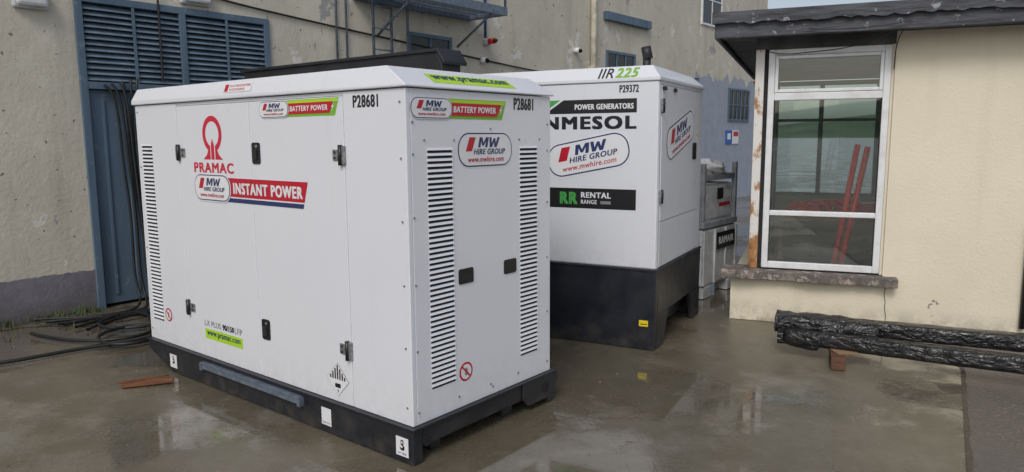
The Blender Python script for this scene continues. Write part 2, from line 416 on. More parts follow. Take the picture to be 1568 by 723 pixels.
# skid base
prism('skid_side',g1,[(-L-.01,.2),(.015,.2),(.015,.0),(-2.55,.0),(-L-.01,.12)],'y',-.02,.05,'black',.006)
prism('skid_side_far',g1,[(-L-.01,.2),(.015,.2),(.015,.0),(-2.55,.0),(-L-.01,.12)],'y',W-.05,W+.02,'black',.006)
box('skid_end_rail',g1,-.06,.013,.052,W-.052,.085,.2,'black',.005)
box('skid_end_rail_far',g1,-L,-L+.07,.052,W-.052,.085,.2,'black',.005)
box('skid_top_lip',g1,-L-.02,.03,-.032,W+.035,.192,.202,'black',.002)
box('skid_deck',g1,-L+.07,-.062,.052,W-.052,.15,.19,'black')
box('skid_foot',g1,-.25,-.062,.80,.90,0,.15,'black',.005)
box('skid_foot_b',g1,-.25,-.062,.18,.26,0,.15,'black',.005)
prism('lifting_lug',g1,[(.90,.2),(1.25,.2),(1.27,.14),(1.18,.04),(.95,.04),(.90,.09)],'x',.013,.028,'black',.003)
prism('lug_hole',g1,disc(1.13,.115,.038,20),'x',.0275,.030,'slot')
prism('lug_ring',g1,disc(.08,.11,.03,20),'x',.013,.020,'slot')
box('lock_bar',g1,-2.05,-.95,-.052,-.022,.125,.165,'galv',.004)
box('lock_bar_flange',g1,-2.07,-.93,-.06,-.022,.166,.172,'galv')
boxes('lock_bar_ends',g1,[(-2.08,-2.052,-.056,-.022,.115,.165),(-.948,-.92,-.056,-.022,.115,.165)],'galv')
F=FY(0);R=FX(0);FB=FY(-.0205)
for a,b,c,d in ((-.755,-.665,.045,.15),(-.115,-.02,.035,.14),(-2.57,-2.47,.035,.135)):
    flat('base_sticker',g1,FB,[(a,c),(b,c),(b,d),(a,d)],1,'lw')
for cx,cz in ((-.067,.092),(-2.52,.09)):
    flat('sticker_hook',g1,FB,rrect(cx,cz+.018,.022,.032,.010,4),2,'ink'); flat('sticker_hook_in',g1,FB,rrect(cx,cz+.020,.010,.016,.004,3),3,'lw')
    flat('sticker_hook_b',g1,FB,rrect(cx,cz-.010,.036,.030,.014,4),2,'ink'); flat('sticker_hook_c',g1,FB,rrect(cx-.005,cz-.004,.020,.014,.006,3),3,'lw')
text(g1,FB,'LIFT HERE',-.10,-.035,.045,.055,2,'ink'); text(g1,FB,'P28681 45kVA',-.745,-.675,.055,.066,2,'grey')
cx,cz=-1.83,1.735
def arc(r,a0,a1,n=28,sx=1): return [(cx+sx*r*math.cos(math.radians(a0+(a1-a0)*i/n)),cz+r*math.sin(math.radians(a0+(a1-a0)*i/n))) for i in range(n+1)]
A=arc(.118,-62,242); Bq=arc(.082,-68,248)
v=[F(u,w,1) for u,w in A+Bq]; n=len(A)
from_pydata('emblem_ring',v,[(i,i+1,n+i+1,n+i) for i in range(n-1)],g1,'brightred')
for s in (-1,1):
    flat('emblem_leg',g1,F,[(cx+s*.030,cz-.077),(cx+s*.056,cz-.104),(cx+s*.075,cz-.135),(cx+s*.12,cz-.165),(cx+s*.03,cz-.165)],1,'brightred')
flat('emblem_core',g1,F,[(cx-.018,cz-.165),(cx+.018,cz-.165),(cx+.018,cz-.07),(cx,cz-.03),(cx-.018,cz-.07)],2,'brightred')
text(g1,F,'PRAMAC',-2.08,-1.59,1.482,1.55,1,'brightred',0,.06)
a0,a1=-1.70,-.82; z0,z1=1.300,1.455
def para(u0,u1,v0,v1): 
    k=lambda w:(w-z0)/(z1-z0)*.05
    return [(u0,v0),(u1-.05+k(v0),v0),(u1-.05+k(v1),v1),(u0,v1)]
flat('banner_white',g1,F,para(a0,a1,z0,z1),1,'lw')
flat('banner_red',g1,F,para(a0,a1,z0+.036,z1),2,'red')
flat('banner_navy',g1,F,para(a0,a1,z0,z0+.027),2,'navy')
text(g1,F,'INSTANT POWER',-1.605,-.87,z0+.055,z1-.028,3,'lw',0,.065)
hire_oval(g1,F,-1.86,1.385,.44,.17,0,4)
battery_label(g1,F,-1.27,-.515,1.825,1.92)
text(g1,F,'P28681',-.40,-.20,1.86,1.925,1,'ink',0,.04)
no_sign(g1,F,-2.585,.42,.05)
text(g1,F,'LX PLUS',-2.07,-1.86,.425,.465,1,'grey',0,.02); text(g1,F,'90/150',-1.84,-1.70,.425,.465,1,'ink',0,.06); text(g1,F,'LFP',-1.69,-1.60,.425,.465,1,'grey',0,.02)
flat('web_sticker',g1,F,[(-2.07,.335),(-1.60,.335),(-1.60,.405),(-2.07,.405)],1,'lime')
text(g1,F,'www.pramac.com',-2.045,-1.625,.348,.39,2,'navy',0,.03)
dx,dz=-.615,.335
flat('hazard_edge',g1,F,[(dx-.10,dz),(dx,dz-.10),(dx+.10,dz),(dx,dz+.10)],1,'grey')
flat('hazard_white',g1,F,[(dx-.096,dz),(dx,dz-.096),(dx+.096,dz),(dx,dz+.096)],2,'lw')
for i in range(-3,4):
    u=dx+i*.021; t1=.092-abs(i*.021); flat('hazard_stripe',g1,F,[(u-.006,dz+.002),(u+.006,dz+.002),(u+.006,dz+max(t1-.006,.01)),(u-.006,dz+max(t1-.006,.01))],3,'ink')
flat('hazard_symbol',g1,F,rrect(dx,dz-.035,.05,.025,.006,3),3,'ink')
text(g1,F,'9',dx-.007,dx+.007,dz-.078,dz-.058,3,'ink')
FRm=lambda u,v,k:(u,-o+(v-1.982)*.39-.0012*k,v)
flat('roof_notice',g1,FRm,[(-1.64,1.99),(-1.33,1.99),(-1.33,2.045),(-1.64,2.045)],1,'lw')
flat('roof_notice_icon',g1,FRm,[(-1.63,1.995),(-1.59,1.995),(-1.59,2.04),(-1.63,2.04)],2,'red')
text(g1,FRm,'DO NOT STAND ON ROOF PANEL',-1.575,-1.345,2.02,2.036,2,'red'); text(g1,FRm,'ACCESS PROHIBITED',-1.575,-1.40,1.998,2.012,2,'red')
hire_oval(g1,R,.60,1.635,.46,.185,0,1)
battery_label(g1,R,.025,.78,1.80,1.905)
text(g1,R,'P28681',.85,1.04,1.86,1.93,1,'ink',0,.04)
no_sign(g1,R,.41,.40,.055)
sl=(zt-zl-.012)/(.168)
FS=lambda u,v,k:(o-v,u,zl+.012+v*sl+.0016*k)
flat('roof_web_sticker',g1,FS,[(.22,.03),(.90,.03),(.90,.115),(.22,.115)],1,'lime')
text(g1,FS,'www.pramac.com',.25,.87,.045,.10,2,'navy',0,.04)

# ================================================================= GENERATOR 2
g2=empty('industrial_generator.001',(1.135,5.693,0),-.490)
L2,W2=3.3,1.387
box('core',g2,-L2+.02,-.02,.014,W2-.014,.652,2.13,'gap')
box('side_wall',g2,-L2,0.,0.,.03,.655,2.13,'white2',.012)
box('end_post',g2,-.03,0,.031,.075,.655,2.13,'white2',.004)
box('end_door',g2,-.028,.003,.08,1.30,1.03,2.10,'white2',.004)
box('end_lower_panel',g2,-.028,.001,.08,1.30,.66,1.025,'white2',.004)
box('end_post_b',g2,-.03,0,1.305,W2,.655,2.13,'white2',.004)
box('end_header',g2,-.03,0,.08,1.30,2.104,2.13,'white2')
box('back_wall',g2,-L2,-.031,W2-.03,W2,.655,2.13,'white2')
box('far_end',g2,-L2,-L2+.03,.031,W2-.031,.655,2.13,'white2')
o2=.012
v=[(-L2-o2,-o2,2.13),(o2,-o2,2.13),(o2,W2+o2,2.13),(-L2-o2,W2+o2,2.13),(-L2-o2,-o2,2.155),(o2,-o2,2.155),(o2,W2+o2,2.155),(-L2-o2,W2+o2,2.155),(-L2+.06,.03,2.25),(-.06,.03,2.25),(-.10,W2-.03,2.25),(-L2+.06,W2-.03,2.25)]
from_pydata('roof_cap',v,RF,g2,'white2',.006)
box('base_tank',g2,-L2-.02,-.10,-.015,W2+.015,.09,.652,'black',.006)
prism('base_side',g2,[(-L2-.02,.10),(-L2+.2,.0),(0.005,.0),(.015,.652),(-L2-.02,.652)],'y',-.022,.04,'black',.006)
prism('base_side_far',g2,[(-L2-.02,.10),(-L2+.2,.0),(0.005,.0),(.015,.652),(-L2-.02,.652)],'y',W2-.04,W2+.022,'black',.006)
box('base_end_rail',g2,-.30,.012,.042,W2-.042,.27,.652,'black',.005)
prism('base_lug',g2,[(1.05,.27),(1.405,.27),(1.405,.0),(1.16,.0)],'x',-.02,.014,'black',.003)
prism('base_lug_hole',g2,disc(1.30,.13,.045,18),'x',.012,.017,'slot')
prism('base_lug_b',g2,[(.045,.27),(.36,.27),(.22,.0),(.045,.0)],'x',-.02,.010,'black',.003)
box('base_lip',g2,-L2-.03,.022,-.03,W2+.03,.640,.656,'black',.003)
F2=FY(0);R2=FX(.003)
F2R=lambda u,v,k:(u,-o2-.0018*k+(v-2.155)*.442,v)
text(g2,F2R,'IIR',-.50,-.37,2.160,2.238,1,'ink',.25,.02); text(g2,F2R,'225',-.355,-.16,2.160,2.238,1,'lgreen',.25,.06)
text(g2,F2,'P29372',-.32,-.16,2.045,2.105,1,'ink',0,.04)
flat('black_band',g2,F2,[(-.97,1.89),(-.175,1.89),(-.175,2.0),(-.80,2.0)],1,'ink')
flat('green_wedge',g2,F2,[(-1.30,1.89),(-1.0,1.89),(-.83,2.0),(-1.05,2.0)],1,'green')
text(g2,F2,'POWER GENERATORS',-.70,-.20,1.920,1.964,2,'lw',0,.05)
text(g2,F2,'INMESOL',-1.04,-.175,1.762,1.868,1,'ink',0,.085)
hire_oval(g2,F2,-.585,1.555,.72,.27,math.radians(11),1)
flat('rental_band',g2,F2,[(-.95,1.12),(-.17,1.12),(-.17,1.285),(-.95,1.285)],1,'ink')
text(g2,F2,'RR',-.83,-.67,1.152,1.253,2,'green',0,.07); text(g2,F2,'RENTAL',-.64,-.38,1.208,1.254,2,'lw',0,.06); text(g2,F2,'RANGE',-.64,-.50,1.158,1.192,2,'lw',0,.03)
flat('rental_tag',g2,F2,[(-.47,1.16),(-.38,1.16),(-.38,1.185),(-.47,1.185)],2,'grey')
flat('warning_sticker',g2,FY(-.0225),[(-.12,.19),(-.045,.19),(-.045,.24),(-.12,.24)],1,'yellow')
flat('warning_sticker_mark',g2,FY(-.0225),[(-.11,.205),(-.055,.205),(-.055,.212),(-.11,.212)],2,'ink')
hire_oval(g2,R2,.64,1.72,.86,.27,math.radians(14),1)
hinge(g2,.085,1.94,1,'x'); hinge(g2,.085,1.23,1,'x')
prism('door_latch',g2,rrect(1.10,1.57,.12,.15,.02,4),'x',.003,.012,'plastic',.003)
prism('door_stay',g2,rrect(.12,2.075,.08,.03,.006,3),'x',.003,.02,'plastic',.003)
prism('door_stay_b',g2,rrect(.42,2.075,.06,.03,.006,3),'x',.003,.02,'plastic',.003)
flat('small_label',g2,R2,[(1.17,1.66),(1.23,1.66),(1.23,1.76),(1.17,1.76)],1,'lw')
flat('small_label_y',g2,R2,[(1.175,1.70),(1.225,1.70),(1.225,1.73),(1.175,1.73)],2,'yellow')
screws(g2,[(y,.69) for y in (.12,.6,1.2)],'x')
cyl('exhaust_pipe',g2,(-.30,.62,2.25),(-.30,.62,2.36),.035,'cabinet'); cyl('exhaust_cap',g2,(-.29,.62,2.36),(-.31,.62,2.46),.042,'cabinet',16)

# ================================================================= dark cabinet behind
cb=empty('dark_equipment_cabinet',(-.520,3.641,0),-.677)
prism('cabinet_body',cb,[(-3.70,.12),(-1.10,.12),(-1.10,2.24),(-1.16,2.33),(-3.70,2.33)],'y',1.40,1.60,'cabinet',.008)
prism('cabinet_lid',cb,[(-3.74,2.325),(-1.14,2.325),(-1.07,2.23),(-1.06,2.25),(-1.13,2.35),(-3.74,2.35)],'y',1.38,1.63,'cabinet',.004)
boxes('cabinet_feet',cb,[(-3.6,-3.4,1.40,1.75,0,.12),(-1.4,-1.2,1.40,1.75,0,.12)],'black')
boxes('cabinet_ribs',cb,[(-3.6+i*.4,-3.57+i*.4,1.385,1.40,.2,2.15) for i in range(6)],'cabinet')

# ================================================================= TANK behind generator 2
tk=empty('stacked_fluid_tank',(1.98,7.50,0),-.677)
box('lower_tank',tk,-1.0,0,0,.88,.12,.74,'tank',.03)
boxes('lower_feet',tk,[(-.95,-.80,.02,.86,0,.12),(-.14,.01,.02,.22,0,.12),(-.14,.01,.66,.86,0,.12)],'tank',.008)
boxes('ribs',tk,[(-.0,.02,.0+i*.28,.04+i*.28,.14,.72) for i in range(4)],'tank',.006)
box('upper_tank',tk,-.95,-.03,.05,.84,.80,1.20,'tank',.04)
box('upper_tray',tk,-1.0,.01,-.01,.89,.745,.81,'tankd',.006)
boxes('posts',tk,[(-.05,.0,.0,.05,.81,1.42),(-.05,.0,.83,.88,.81,1.42),(-1.0,-.95,.0,.05,.81,1.42),(-1.0,-.95,.83,.88,.81,1.42)],'tankd',.005)
boxes('rails',tk,[(-.04,-.01,.05,.83,1.24,1.30),(-.95,-.05,.01,.04,1.24,1.30),(-.95,-.05,.84,.87,1.24,1.30),(-.99,-.96,.05,.83,1.24,1.30)],'tankd')
TR=FX(.0215)
flat('tank_label',tk,TR,[(.30,.50),(.80,.50),(.80,.68),(.30,.68)],1,'ink'); text(tk,TR,'RAMAIR',.36,.76,.55,.63,2,'lw',0,.06)
TU=FX(-.029)
flat('label_red',tk,TU,[(.45,.95),(.75,.95),(.75,.99),(.45,.99)],1,'red'); flat('label_dark',tk,TU,[(.40,1.03),(.56,1.03),(.56,1.15),(.40,1.15)],1,'ink')
flat('label_white',tk,TU,[(.6,1.04),(.78,1.04),(.78,1.12),(.6,1.12)],1,'lw')
bm=bmesh.new(); bmesh.ops.create_icosphere(bm,subdivisions=4,radius=1)
for vv_ in bm.verts:
    c=vv_.co; d=1+.14*math.sin(9*c.x+3*c.y)*math.cos(8*c.y+5*c.z)+.05*math.sin(23*c.x+17*c.z)
    vv_.co=Vector((-.42+.40*c.x*d,.50+.34*c.y*d,1.34+.13*c.z*d))
me=bpy.data.meshes.new('plastic_bag'); bm.to_mesh(me); bm.free(); addmesh('plastic_bag',me,tk,'bag',smooth=True)

# ================================================================= OLD BUILDING (long wall)
ob=empty('rendered_factory_building',(-4.514,6.846,0),-.677)
HT=8.5; YE=19.0
boxes('walls',ob,[(-9,0,-9.,.5,0,HT),(-9,0,.5,2.62,3.10,HT),(-9,0,2.62,YE,0,HT),(-9,-.35,.501,2.619,0,3.099)],'wall')
box('roof',ob,-9.3,.3,-9.3,YE+.3,HT,HT+.3,'felt')
boxes('door_frame',ob,[(-.12,.03,.50,.57,0,3.10),(-.12,.03,2.55,2.62,0,3.10),(-.12,.03,.57,2.55,3.03,3.10),(-.12,.031,1.53,1.60,.0,3.03),(-.12,.028,.57,1.53,2.20,2.27),(-.12,.028,1.60,2.55,2.20,2.27)],'door',.004)
for y0,y1 in ((.575,1.525),(1.605,2.545)):
    box('door_leaf',ob,-.10,-.03,y0,y1,.03,2.195,'door',.004)
    boxes('door_ribs',ob,[(-.03,-.012,y0+.12+i*.22,y0+.15+i*.22,.12,2.1) for i in range(4)],'door',.004)
    v=[];f_=[]
    for i in range(13):
        z=2.285+i*.0565; k=len(v)
        v+=[(.018,y0,z),(.018,y1,z),(-.05,y1,z+.05),(-.05,y0,z+.05),(.018,y0,z+.008),(.018,y1,z+.008),(-.05,y1,z+.058),(-.05,y0,z+.058)]
        f_+=[tuple(k+j for j in q) for q in ((0,1,2,3),(7,6,5,4),(0,4,5,1),(3,2,6,7),(0,3,7,4),(1,5,6,2))]
    from_pydata('louvre_slats',v,f_,ob,'slat')
    box('louvre_void',ob,-.12,-.08,y0,y1,2.27,3.03,'dark')
    box('louvre_mid_bar',ob,.019,.026,(y0+y1)/2-.015,(y0+y1)/2+.015,2.27,3.03,'door')
for y,z,w in ((-.02,2.98,.30),(1.55,3.22,.34)):
    box('bulkhead_lamp_base',ob,0.,.05,y,y+w,z-.08,z+.08,'tank',.02); box('bulkhead_lamp_lens',ob,.05,.11,y+.02,y+w-.02,z-.06,z+.06,'bag',.03)
curve('wall_cable',ob,[[(.02,1.2,3.5),(.02,1.6,3.32),(.02,1.97,3.24),(.02,2.8,3.18),(.02,3.46,3.13),(.02,5.2,3.02),(.02,7.5,2.86),(.02,9.0,2.80),(.02,12,2.9),(.02,14.5,3.1)],
  [(.03,1.30,4.5),(.03,1.30,3.4),(.05,1.31,2.9),(.04,1.30,2.3)]],.012,'cable')
for y in (3.60,3.76): cyl('conduit',ob,(.03,y,2.5),(.03,y,6),.014,'galv',8)
for y in (4.10,4.42,4.72):
    cyl('ladder_stile',ob,(.16,y,2.45),(.16,y,7.0),.020,'galv',8)
for i in range(14): cyl('ladder_rung',ob,(.16,4.10,2.6+i*.28),(.16,4.42,2.6+i*.28),.012,'galv',8)
px1=.75
boxes('platform_edges',ob,[(0,px1,3.9,3.95,3.50,3.62),(0,px1,6.15,6.20,3.50,3.62),(px1-.05,px1-.001,3.951,6.149,3.50,3.62),(.0,.05,3.951,6.149,3.50,3.62)],'galv')
boxes('platform_grating',ob,[(.05,px1-.05,3.97+i*.065,3.985+i*.065,3.56,3.60) for i in range(33)]+[(.2+.18*j,.215+.18*j,3.951,6.149,3.552,3.559) for j in range(3)],'galv')
for y in (3.92,4.7,5.4,6.17): cyl('handrail_post',ob,(px1-.02,y,3.6),(px1-.02,y,4.7),.018,'galv',8)
for z in (4.15,4.7): cyl('handrail',ob,(px1-.02,3.9,z),(px1-.02,6.2,z),.018,'galv',8)
for y in (4.3,5.9): cyl('platform_brace',ob,(.0,y,3.08),(px1-.06,y,3.5),.018,'galv',8)
cyl('blue_pipe',ob,(.05,6.5,3.27),(.05,6.5,8),.022,simple('blue_pipe_paint',(.04,.13,.38),.4),10)
box('alarm_box',ob,0,.08,6.50,6.60,3.16,3.24,'tank',.01)
cyl('alarm_beacon',ob,(.08,6.56,3.22),(.19,6.56,3.22),.045,'pole',14); cyl('alarm_beacon_cap',ob,(.19,6.56,3.22),(.23,6.56,3.22),.03,'plastic',14)
for y,z in ((9.1,3.30),(6.45,2.92)):
    cyl('sensor_body',ob,(.0,y,z),(.12,y,z),.05,'lw',14); cyl('sensor_lens',ob,(.12,y,z),(.15,y-.02,z-.02),.035,'plastic',12)
cyl('rain_downpipe',ob,(.07,9.65,.2),(.07,9.65,8.4),.06,'pipe',14)
boxes('downpipe_brackets',ob,[(0,.14,9.58,9.72,z,z+.05) for z in (1.2,3.0,4.8,6.6)],'pipe')
boxes('cable_tray',ob,[(0,.10,10.1,11.9,3.98,4.14)],'door',.004)
def wall_window(y0,y1,z0,z1,nb,nh,fm='frame',gm='dglass'):
    box('window_glass',ob,.004,.012,y0,y1,z0,z1,gm)
    Lb=[(.0,.035,y0-.05,y0,z0-.05,z1+.05),(.0,.035,y1,y1+.05,z0-.05,z1+.05),(.0,.035,y0,y1,z0-.05,z0),(.0,.035,y0,y1,z1,z1+.05)]
    for i in range(1,nb): 
        y=y0+(y1-y0)*i/nb; Lb.append((.012,.03,y-.015,y+.015,z0,z1))
    for i in range(1,nh):
        z=z0+(z1-z0)*i/nh; Lb.append((.012,.027,y0,y1,z-.015,z+.015))
    boxes('window_frame',ob,Lb,fm)
wall_window(10.25,11.3,2.75,3.36,3,1,'door')
wall_window(16.4,17.75,2.16,2.92,5,2,'door')
wall_window(14.6,15.7,4.45,5.6,2,2)
wall_window(4.9,5.7,2.2,3.15,2,2,'door')
WX=FX(.02)
boxes('sign_boards',ob,[(0,.02,16.25,16.68,1.50,1.86)],'blue'); boxes('sign_boards_b',ob,[(0,.02,16.72,17.12,1.50,1.86)],'lw')
flat('sign_print',ob,WX,[(16.35,1.62),(16.58,1.62),(16.58,1.78),(16.35,1.78)],1,'lw'); flat('sign_print_b',ob,WX,[(16.75,1.70),(17.09,1.70),(17.09,1.83),(16.75,1.83)],1,'red')
box('vent_grille',ob,0,.04,18.1,18.6,3.2,3.6,'rust',.01)
sp=[]
for i in range(6):
    y=.82+i*.030+random.uniform(-.01,.01); x=.05+.03*(i%3)
    sp.append([(x-.02,y-.10+.03*i,2.24+.015*i),(x+.03,y,2.20),(x,y+.03*math.sin(i),1.5),(x+.05,y+.05,.9),(x+.06+.02*i,y+.015*i,.3),(x+.15,y+.05,.03),(x+.45+.05*i,y-.2+.1*i,.02),(x+.35,y-.5,.02),(x+.15*i,y-.9,.02)])
curve('hanging_cables',ob,sp,.013,'cable')

curve('power_cable_coil',None,[
 [(-3.7,7.0,.03),(-3.35,6.75,.03),(-3.0,6.4,.03),(-3.1,5.95,.03),(-3.5,5.75,.03),(-3.75,5.45,.03),(-4.1,5.2,.03),(-4.6,5.0,.03),(-5.3,4.6,.03)],
 [(-3.6,7.0,.04),(-3.3,6.5,.03),(-2.9,6.05,.03),(-3.25,5.7,.04),(-3.65,6.1,.04),(-3.4,6.5,.05),(-3.1,6.3,.04),(-3.2,5.9,.05),(-3.7,5.9,.03),(-4.2,6.2,.03)],
 [(-3.8,6.9,.03),(-3.9,6.5,.03),(-3.5,6.2,.04),(-3.1,6.5,.04),(-3.4,6.8,.03)]],.015,'cable')
v=[];f_=[]
c,s=math.cos(-.677),math.sin(-.677)
for i in range(1100):
    y=random.uniform(-3,.6)+random.gauss(0,.05); x=abs(random.gauss(.03,.09))+ (random.uniform(0,.6) if random.random()<.15 else 0)
    cl=math.sin(y*7)+math.sin(y*17+1)
    if cl<.1 and random.random()<.8: continue
    wx=-4.514+x*c-y*s; wy=6.846+x*s+y*c
    a=random.uniform(0,6.28); h=random.uniform(.02,.09); w=.006
    k=len(v); dx_,dy_=math.cos(a),math.sin(a)
    v+=[(wx-dy_*w,wy+dx_*w,.002),(wx+dy_*w,wy-dx_*w,.002),(wx+dx_*h*.5,wy+dy_*h*.5,.002+h)]
    f_.append((k,k+1,k+2))
from_pydata('weeds',v,f_,None,'weed')

# ================================================================= CREAM BUILDING WITH WINDOW
bb=empty('cream_painted_office',(2.319,6.643,0),-.381)
D=4.2; XR=7.
boxes('front_wall',bb,[(-.28,.985,-.03,.20,0,.40),(.985,XR,-.03,.20,0,2.56)],'bwall')
boxes('side_low_wall',bb,[(-.28,-.05,.201,D,0,.40)],'bwall')
boxes('back_and_right_walls',bb,[(-.28,XR,D+.001,D+.2,0,.85),(XR-.2,XR,.201,D,0,2.56),(3.4,XR-.201,D+.001,D+.2,.85,2.56)],'bwall')
boxes('inner_wall_lining',bb,[(.99,XR-.21,.201,.23,0,2.5),(2.9,2.95,.25,D-.02,0,2.5)],'interior')
box('inner_floor',bb,-.04,XR-.2,.235,D-.001,.0,.05,'ifloor'); box('ceiling',bb,-.10,XR-.2,.235,D-.001,2.47,2.50,'interior')
pf=[]; rs=random.Random(3)
N=46
for i in range(N+1):
    x=-.36+1.46*i/N; pf.append((x,-.14+rs.uniform(-.012,.012)+.015*math.sin(x*9)))
prism('window_sill',bb,pf+[(1.10,-.031),(.98,-.031),(.98,.19),(-.36,.19)],'z',.405,.485,'sill',.008)
box('corner_post',bb,-.13,-.055,-.02,.07,.49,2.50,'rust',.006)
box('corner_gap',bb,-.053,-.022,.02,.06,.49,2.50,'gap')
fx0,fx1,fz0,fz1=-.02,.96,.50,2.46
def fr(a,b,c_,d): return (a,b,-.01,.05,c_,d)
boxes('window_frame_outer',bb,[fr(fx0,fx0+.055,fz0,fz1),fr(fx1-.055,fx1,fz0,fz1)],'frame',.006)
boxes('window_rails',bb,[(fx0+.055,fx1-.055,-.008,.05,fz0,fz0+.06),(fx0+.055,fx1-.055,-.008,.05,fz1-.055,fz1),(fx0+.055,fx1-.055,-.012,.05,2.015,2.08),(fx0+.055,fx1-.055,-.008,.05,.985,1.03)],'frame',.006)
boxes('window_sash',bb,[(fx0+.057,fx0+.085,-.018,.03,2.082,2.403),(fx1-.085,fx1-.057,-.018,.03,2.082,2.403),(fx0+.086,fx1-.086,-.018,.03,2.082,2.11),(fx0+.086,fx1-.086,-.018,.03,2.375,2.403)],'frame',.004)
boxes('window_gasket',bb,[(fx0+.056,fx0+.062,.0,.017,fz0+.061,.984),(fx1-.062,fx1-.056,.0,.017,fz0+.061,.984),(fx0+.056,fx0+.062,.0,.017,1.031,2.014),(fx1-.062,fx1-.056,.0,.017,1.031,2.014)],'gap')
box('frame_reveal',bb,.962,.984,-.005,.12,.49,2.5,'bwall')
boxes('window_panes',bb,[(fx0+.056,fx1-.056,.018,.022,fz0+.061,.984),(fx0+.056,fx1-.056,.018,.022,1.031,2.014),(fx0+.087,fx1-.087,.018,.022,2.111,2.374)],'glass')
box('lintel',bb,-.13,.984,-.028,.19,2.462,2.56,'soffit')
boxes('side_frames',bb,[(-.12,-.06,.25+i*.98,.31+i*.98,.405,2.46) for i in range(5)]+[(-.118,-.062,.31,4.17,.405,.46),(-.118,-.062,.31,4.17,2.40,2.46),(-.115,-.065,.31,4.17,1.50,1.54)],'mull')
box('side_glass',bb,-.092,-.088,.25,4.17,.41,2.46,'glass')
boxes('back_frames',bb,[(-.25+i*.72,-.19+i*.72,D+.02,D+.08,.85,2.46) for i in range(6)]+[(-.25,3.4,D+.018,D+.082,.851,.90),(-.25,3.4,D+.018,D+.082,2.40,2.461),(-.25,3.4,D+.022,D+.078,1.9,1.94)],'mull')
box('back_glass',bb,-.25,3.4,D+.048,D+.052,.86,2.45,'glass')
boxes('roof_deck',bb,[(-.42,XR+.3,-.30,D+.5,2.575,2.67)],'felt',.01)
rs=random.Random(5); top=[];N=150
for i in range(N+1):
    x=-.48+(XR+.8)*i/N; top.append((x,2.655+rs.uniform(-.012,.012)))
prism('roof_felt_edge',bb,top+[(XR+.32,2.755),(-.48,2.755)],'y',-.375,-.345,'felt')
boxes('roof_edge',bb,[(-.47,XR+.30,-.344,D+.55,2.671,2.75)],'felt',.012)
boxes('fascia_board',bb,[(-.46,XR+.3,-.335,-.302,2.54,2.67)],'felt',.006)
boxes('fascia_board_side',bb,[(-.46,-.425,-.30,D+.5,2.54,2.67)],'felt',.006)
box('soffit_board',bb,-.424,XR,-.30,-.031,2.561,2.573,'soffit')
curve('loose_wire',bb,[[(1.0,-.30,2.56),(.9,-.33,2.50),(.6,-.10,2.42),(.35,-.05,2.43),(.1,-.04,2.40),(-.02,-.04,2.44)],[(1.02,-.3,2.56),(.97,-.1,2.50),(.98,-.04,2.40),(.975,-.04,2.25)],[(.3,-.36,2.58),(.5,-.38,2.54),(.85,-.38,2.56),(1.05,-.36,2.60)]],.004,'cable')
cyl('waste_pipe',bb,(2.03,-.06,.12),(2.03,-.06,.95),.022,'plastic',10)
cyl('waste_pipe_arm',bb,(2.03,-.06,.95),(2.2,-.06,1.0),.022,'plastic',10)
curve('wall_crack',bb,[[(1.02,-.031,.40),(1.0,-.031,.33),(1.03,-.031,.27),(1.01,-.031,.20),(1.04,-.031,.12),(1.02,-.031,.03)]],.003,'gap')
st=empty('leaning_red_pole',(2.319,6.643,0),-.381)
cyl('shaft',st,(.555,.46,.05),(.76,.40,1.62),.026,'pole')
st2=empty('leaning_red_pole.001',(2.319,6.643,0),-.381)
cyl('shaft',st2,(.60,.40,.05),(.84,.34,1.60),.026,'pole')
tb=empty('work_table',(2.319,6.643,0),-.381)
box('top',tb,.05,1.3,1.3,1.9,.80,.84,'wood2',.005); boxes('legs',tb,[(.08,.13,1.33,1.38,.05,.80),(1.22,1.27,1.33,1.38,.05,.80),(.08,.13,1.82,1.87,.05,.80),(1.22,1.27,1.82,1.87,.05,.80)],'wood2')
curve('red_hoses',tb,[[(.15+.1*i,1.4+.05*i,.86),(.2+.1*i,1.6,1.02+.02*i),(.4+.1*i,1.5,.98),(.35+.12*i,1.38,.86)] for i in range(6)],.03,'pole')
boxes('boxes',tb,[(.25,.5,1.4,1.6,.842,.93),(.85,1.15,1.45,1.7,.842,.99)],'pole',.01)
cy=empty('storage_cupboard',(2.319,6.643,0),-.381)
box('carcass',cy,1.75,2.85,2.9,3.5,.05,1.5,'tank',.01); boxes('doors',cy,[(1.77,2.29,2.88,2.899,.1,1.47),(2.31,2.83,2.88,2.899,.1,1.47)],'tankd',.004)

# ================================================================= wrapped beams
be=empty('wrapped_timber_stack')
def beam(name,p0,p1,w,h,amp,parent,mat,seed,ex=7,jit=.02):
    p0=Vector(p0);p1=Vector(p1);d=(p1-p0);Ln=d.length;d.normalize();sd=Vector((-d.y,d.x,0));up=Vector((0,0,1))
    N=130;K=24;v=[];f_=[];rnd=random.Random(seed); ph=[rnd.uniform(0,6) for _ in range(8)]
    for i in range(N+1):
        s_=i/N*Ln
        for j in range(K):
            a=2*math.pi*(j+.5)/K; ca,sa=math.cos(a),math.sin(a)
            q=(abs(ca)**ex+abs(sa)**ex)**(-1/ex)
            dd=1+amp*(math.sin(s_*11+ph[0]+a*2)*.5+math.sin(s_*29+ph[1]+a*3)*.3+math.sin(s_*5+ph[2]-a)*.5+math.sin(s_*53+ph[3]+5*a)*.2)+rnd.uniform(-jit,jit)
            if i in (0,N): dd*=.7
            v.append(p0+d*s_+sd*ca*q*w/2*dd+up*sa*q*h/2*dd)
    for i in range(N):
        for j in range(K): f_.append((i*K+j,i*K+(j+1)%K,(i+1)*K+(j+1)%K,(i+1)*K+j))
    f_.append(tuple(range(K))); f_.append(tuple(N*K+j for j in range(K)))
    return from_pydata(name,v,f_,parent,mat,smooth=True)
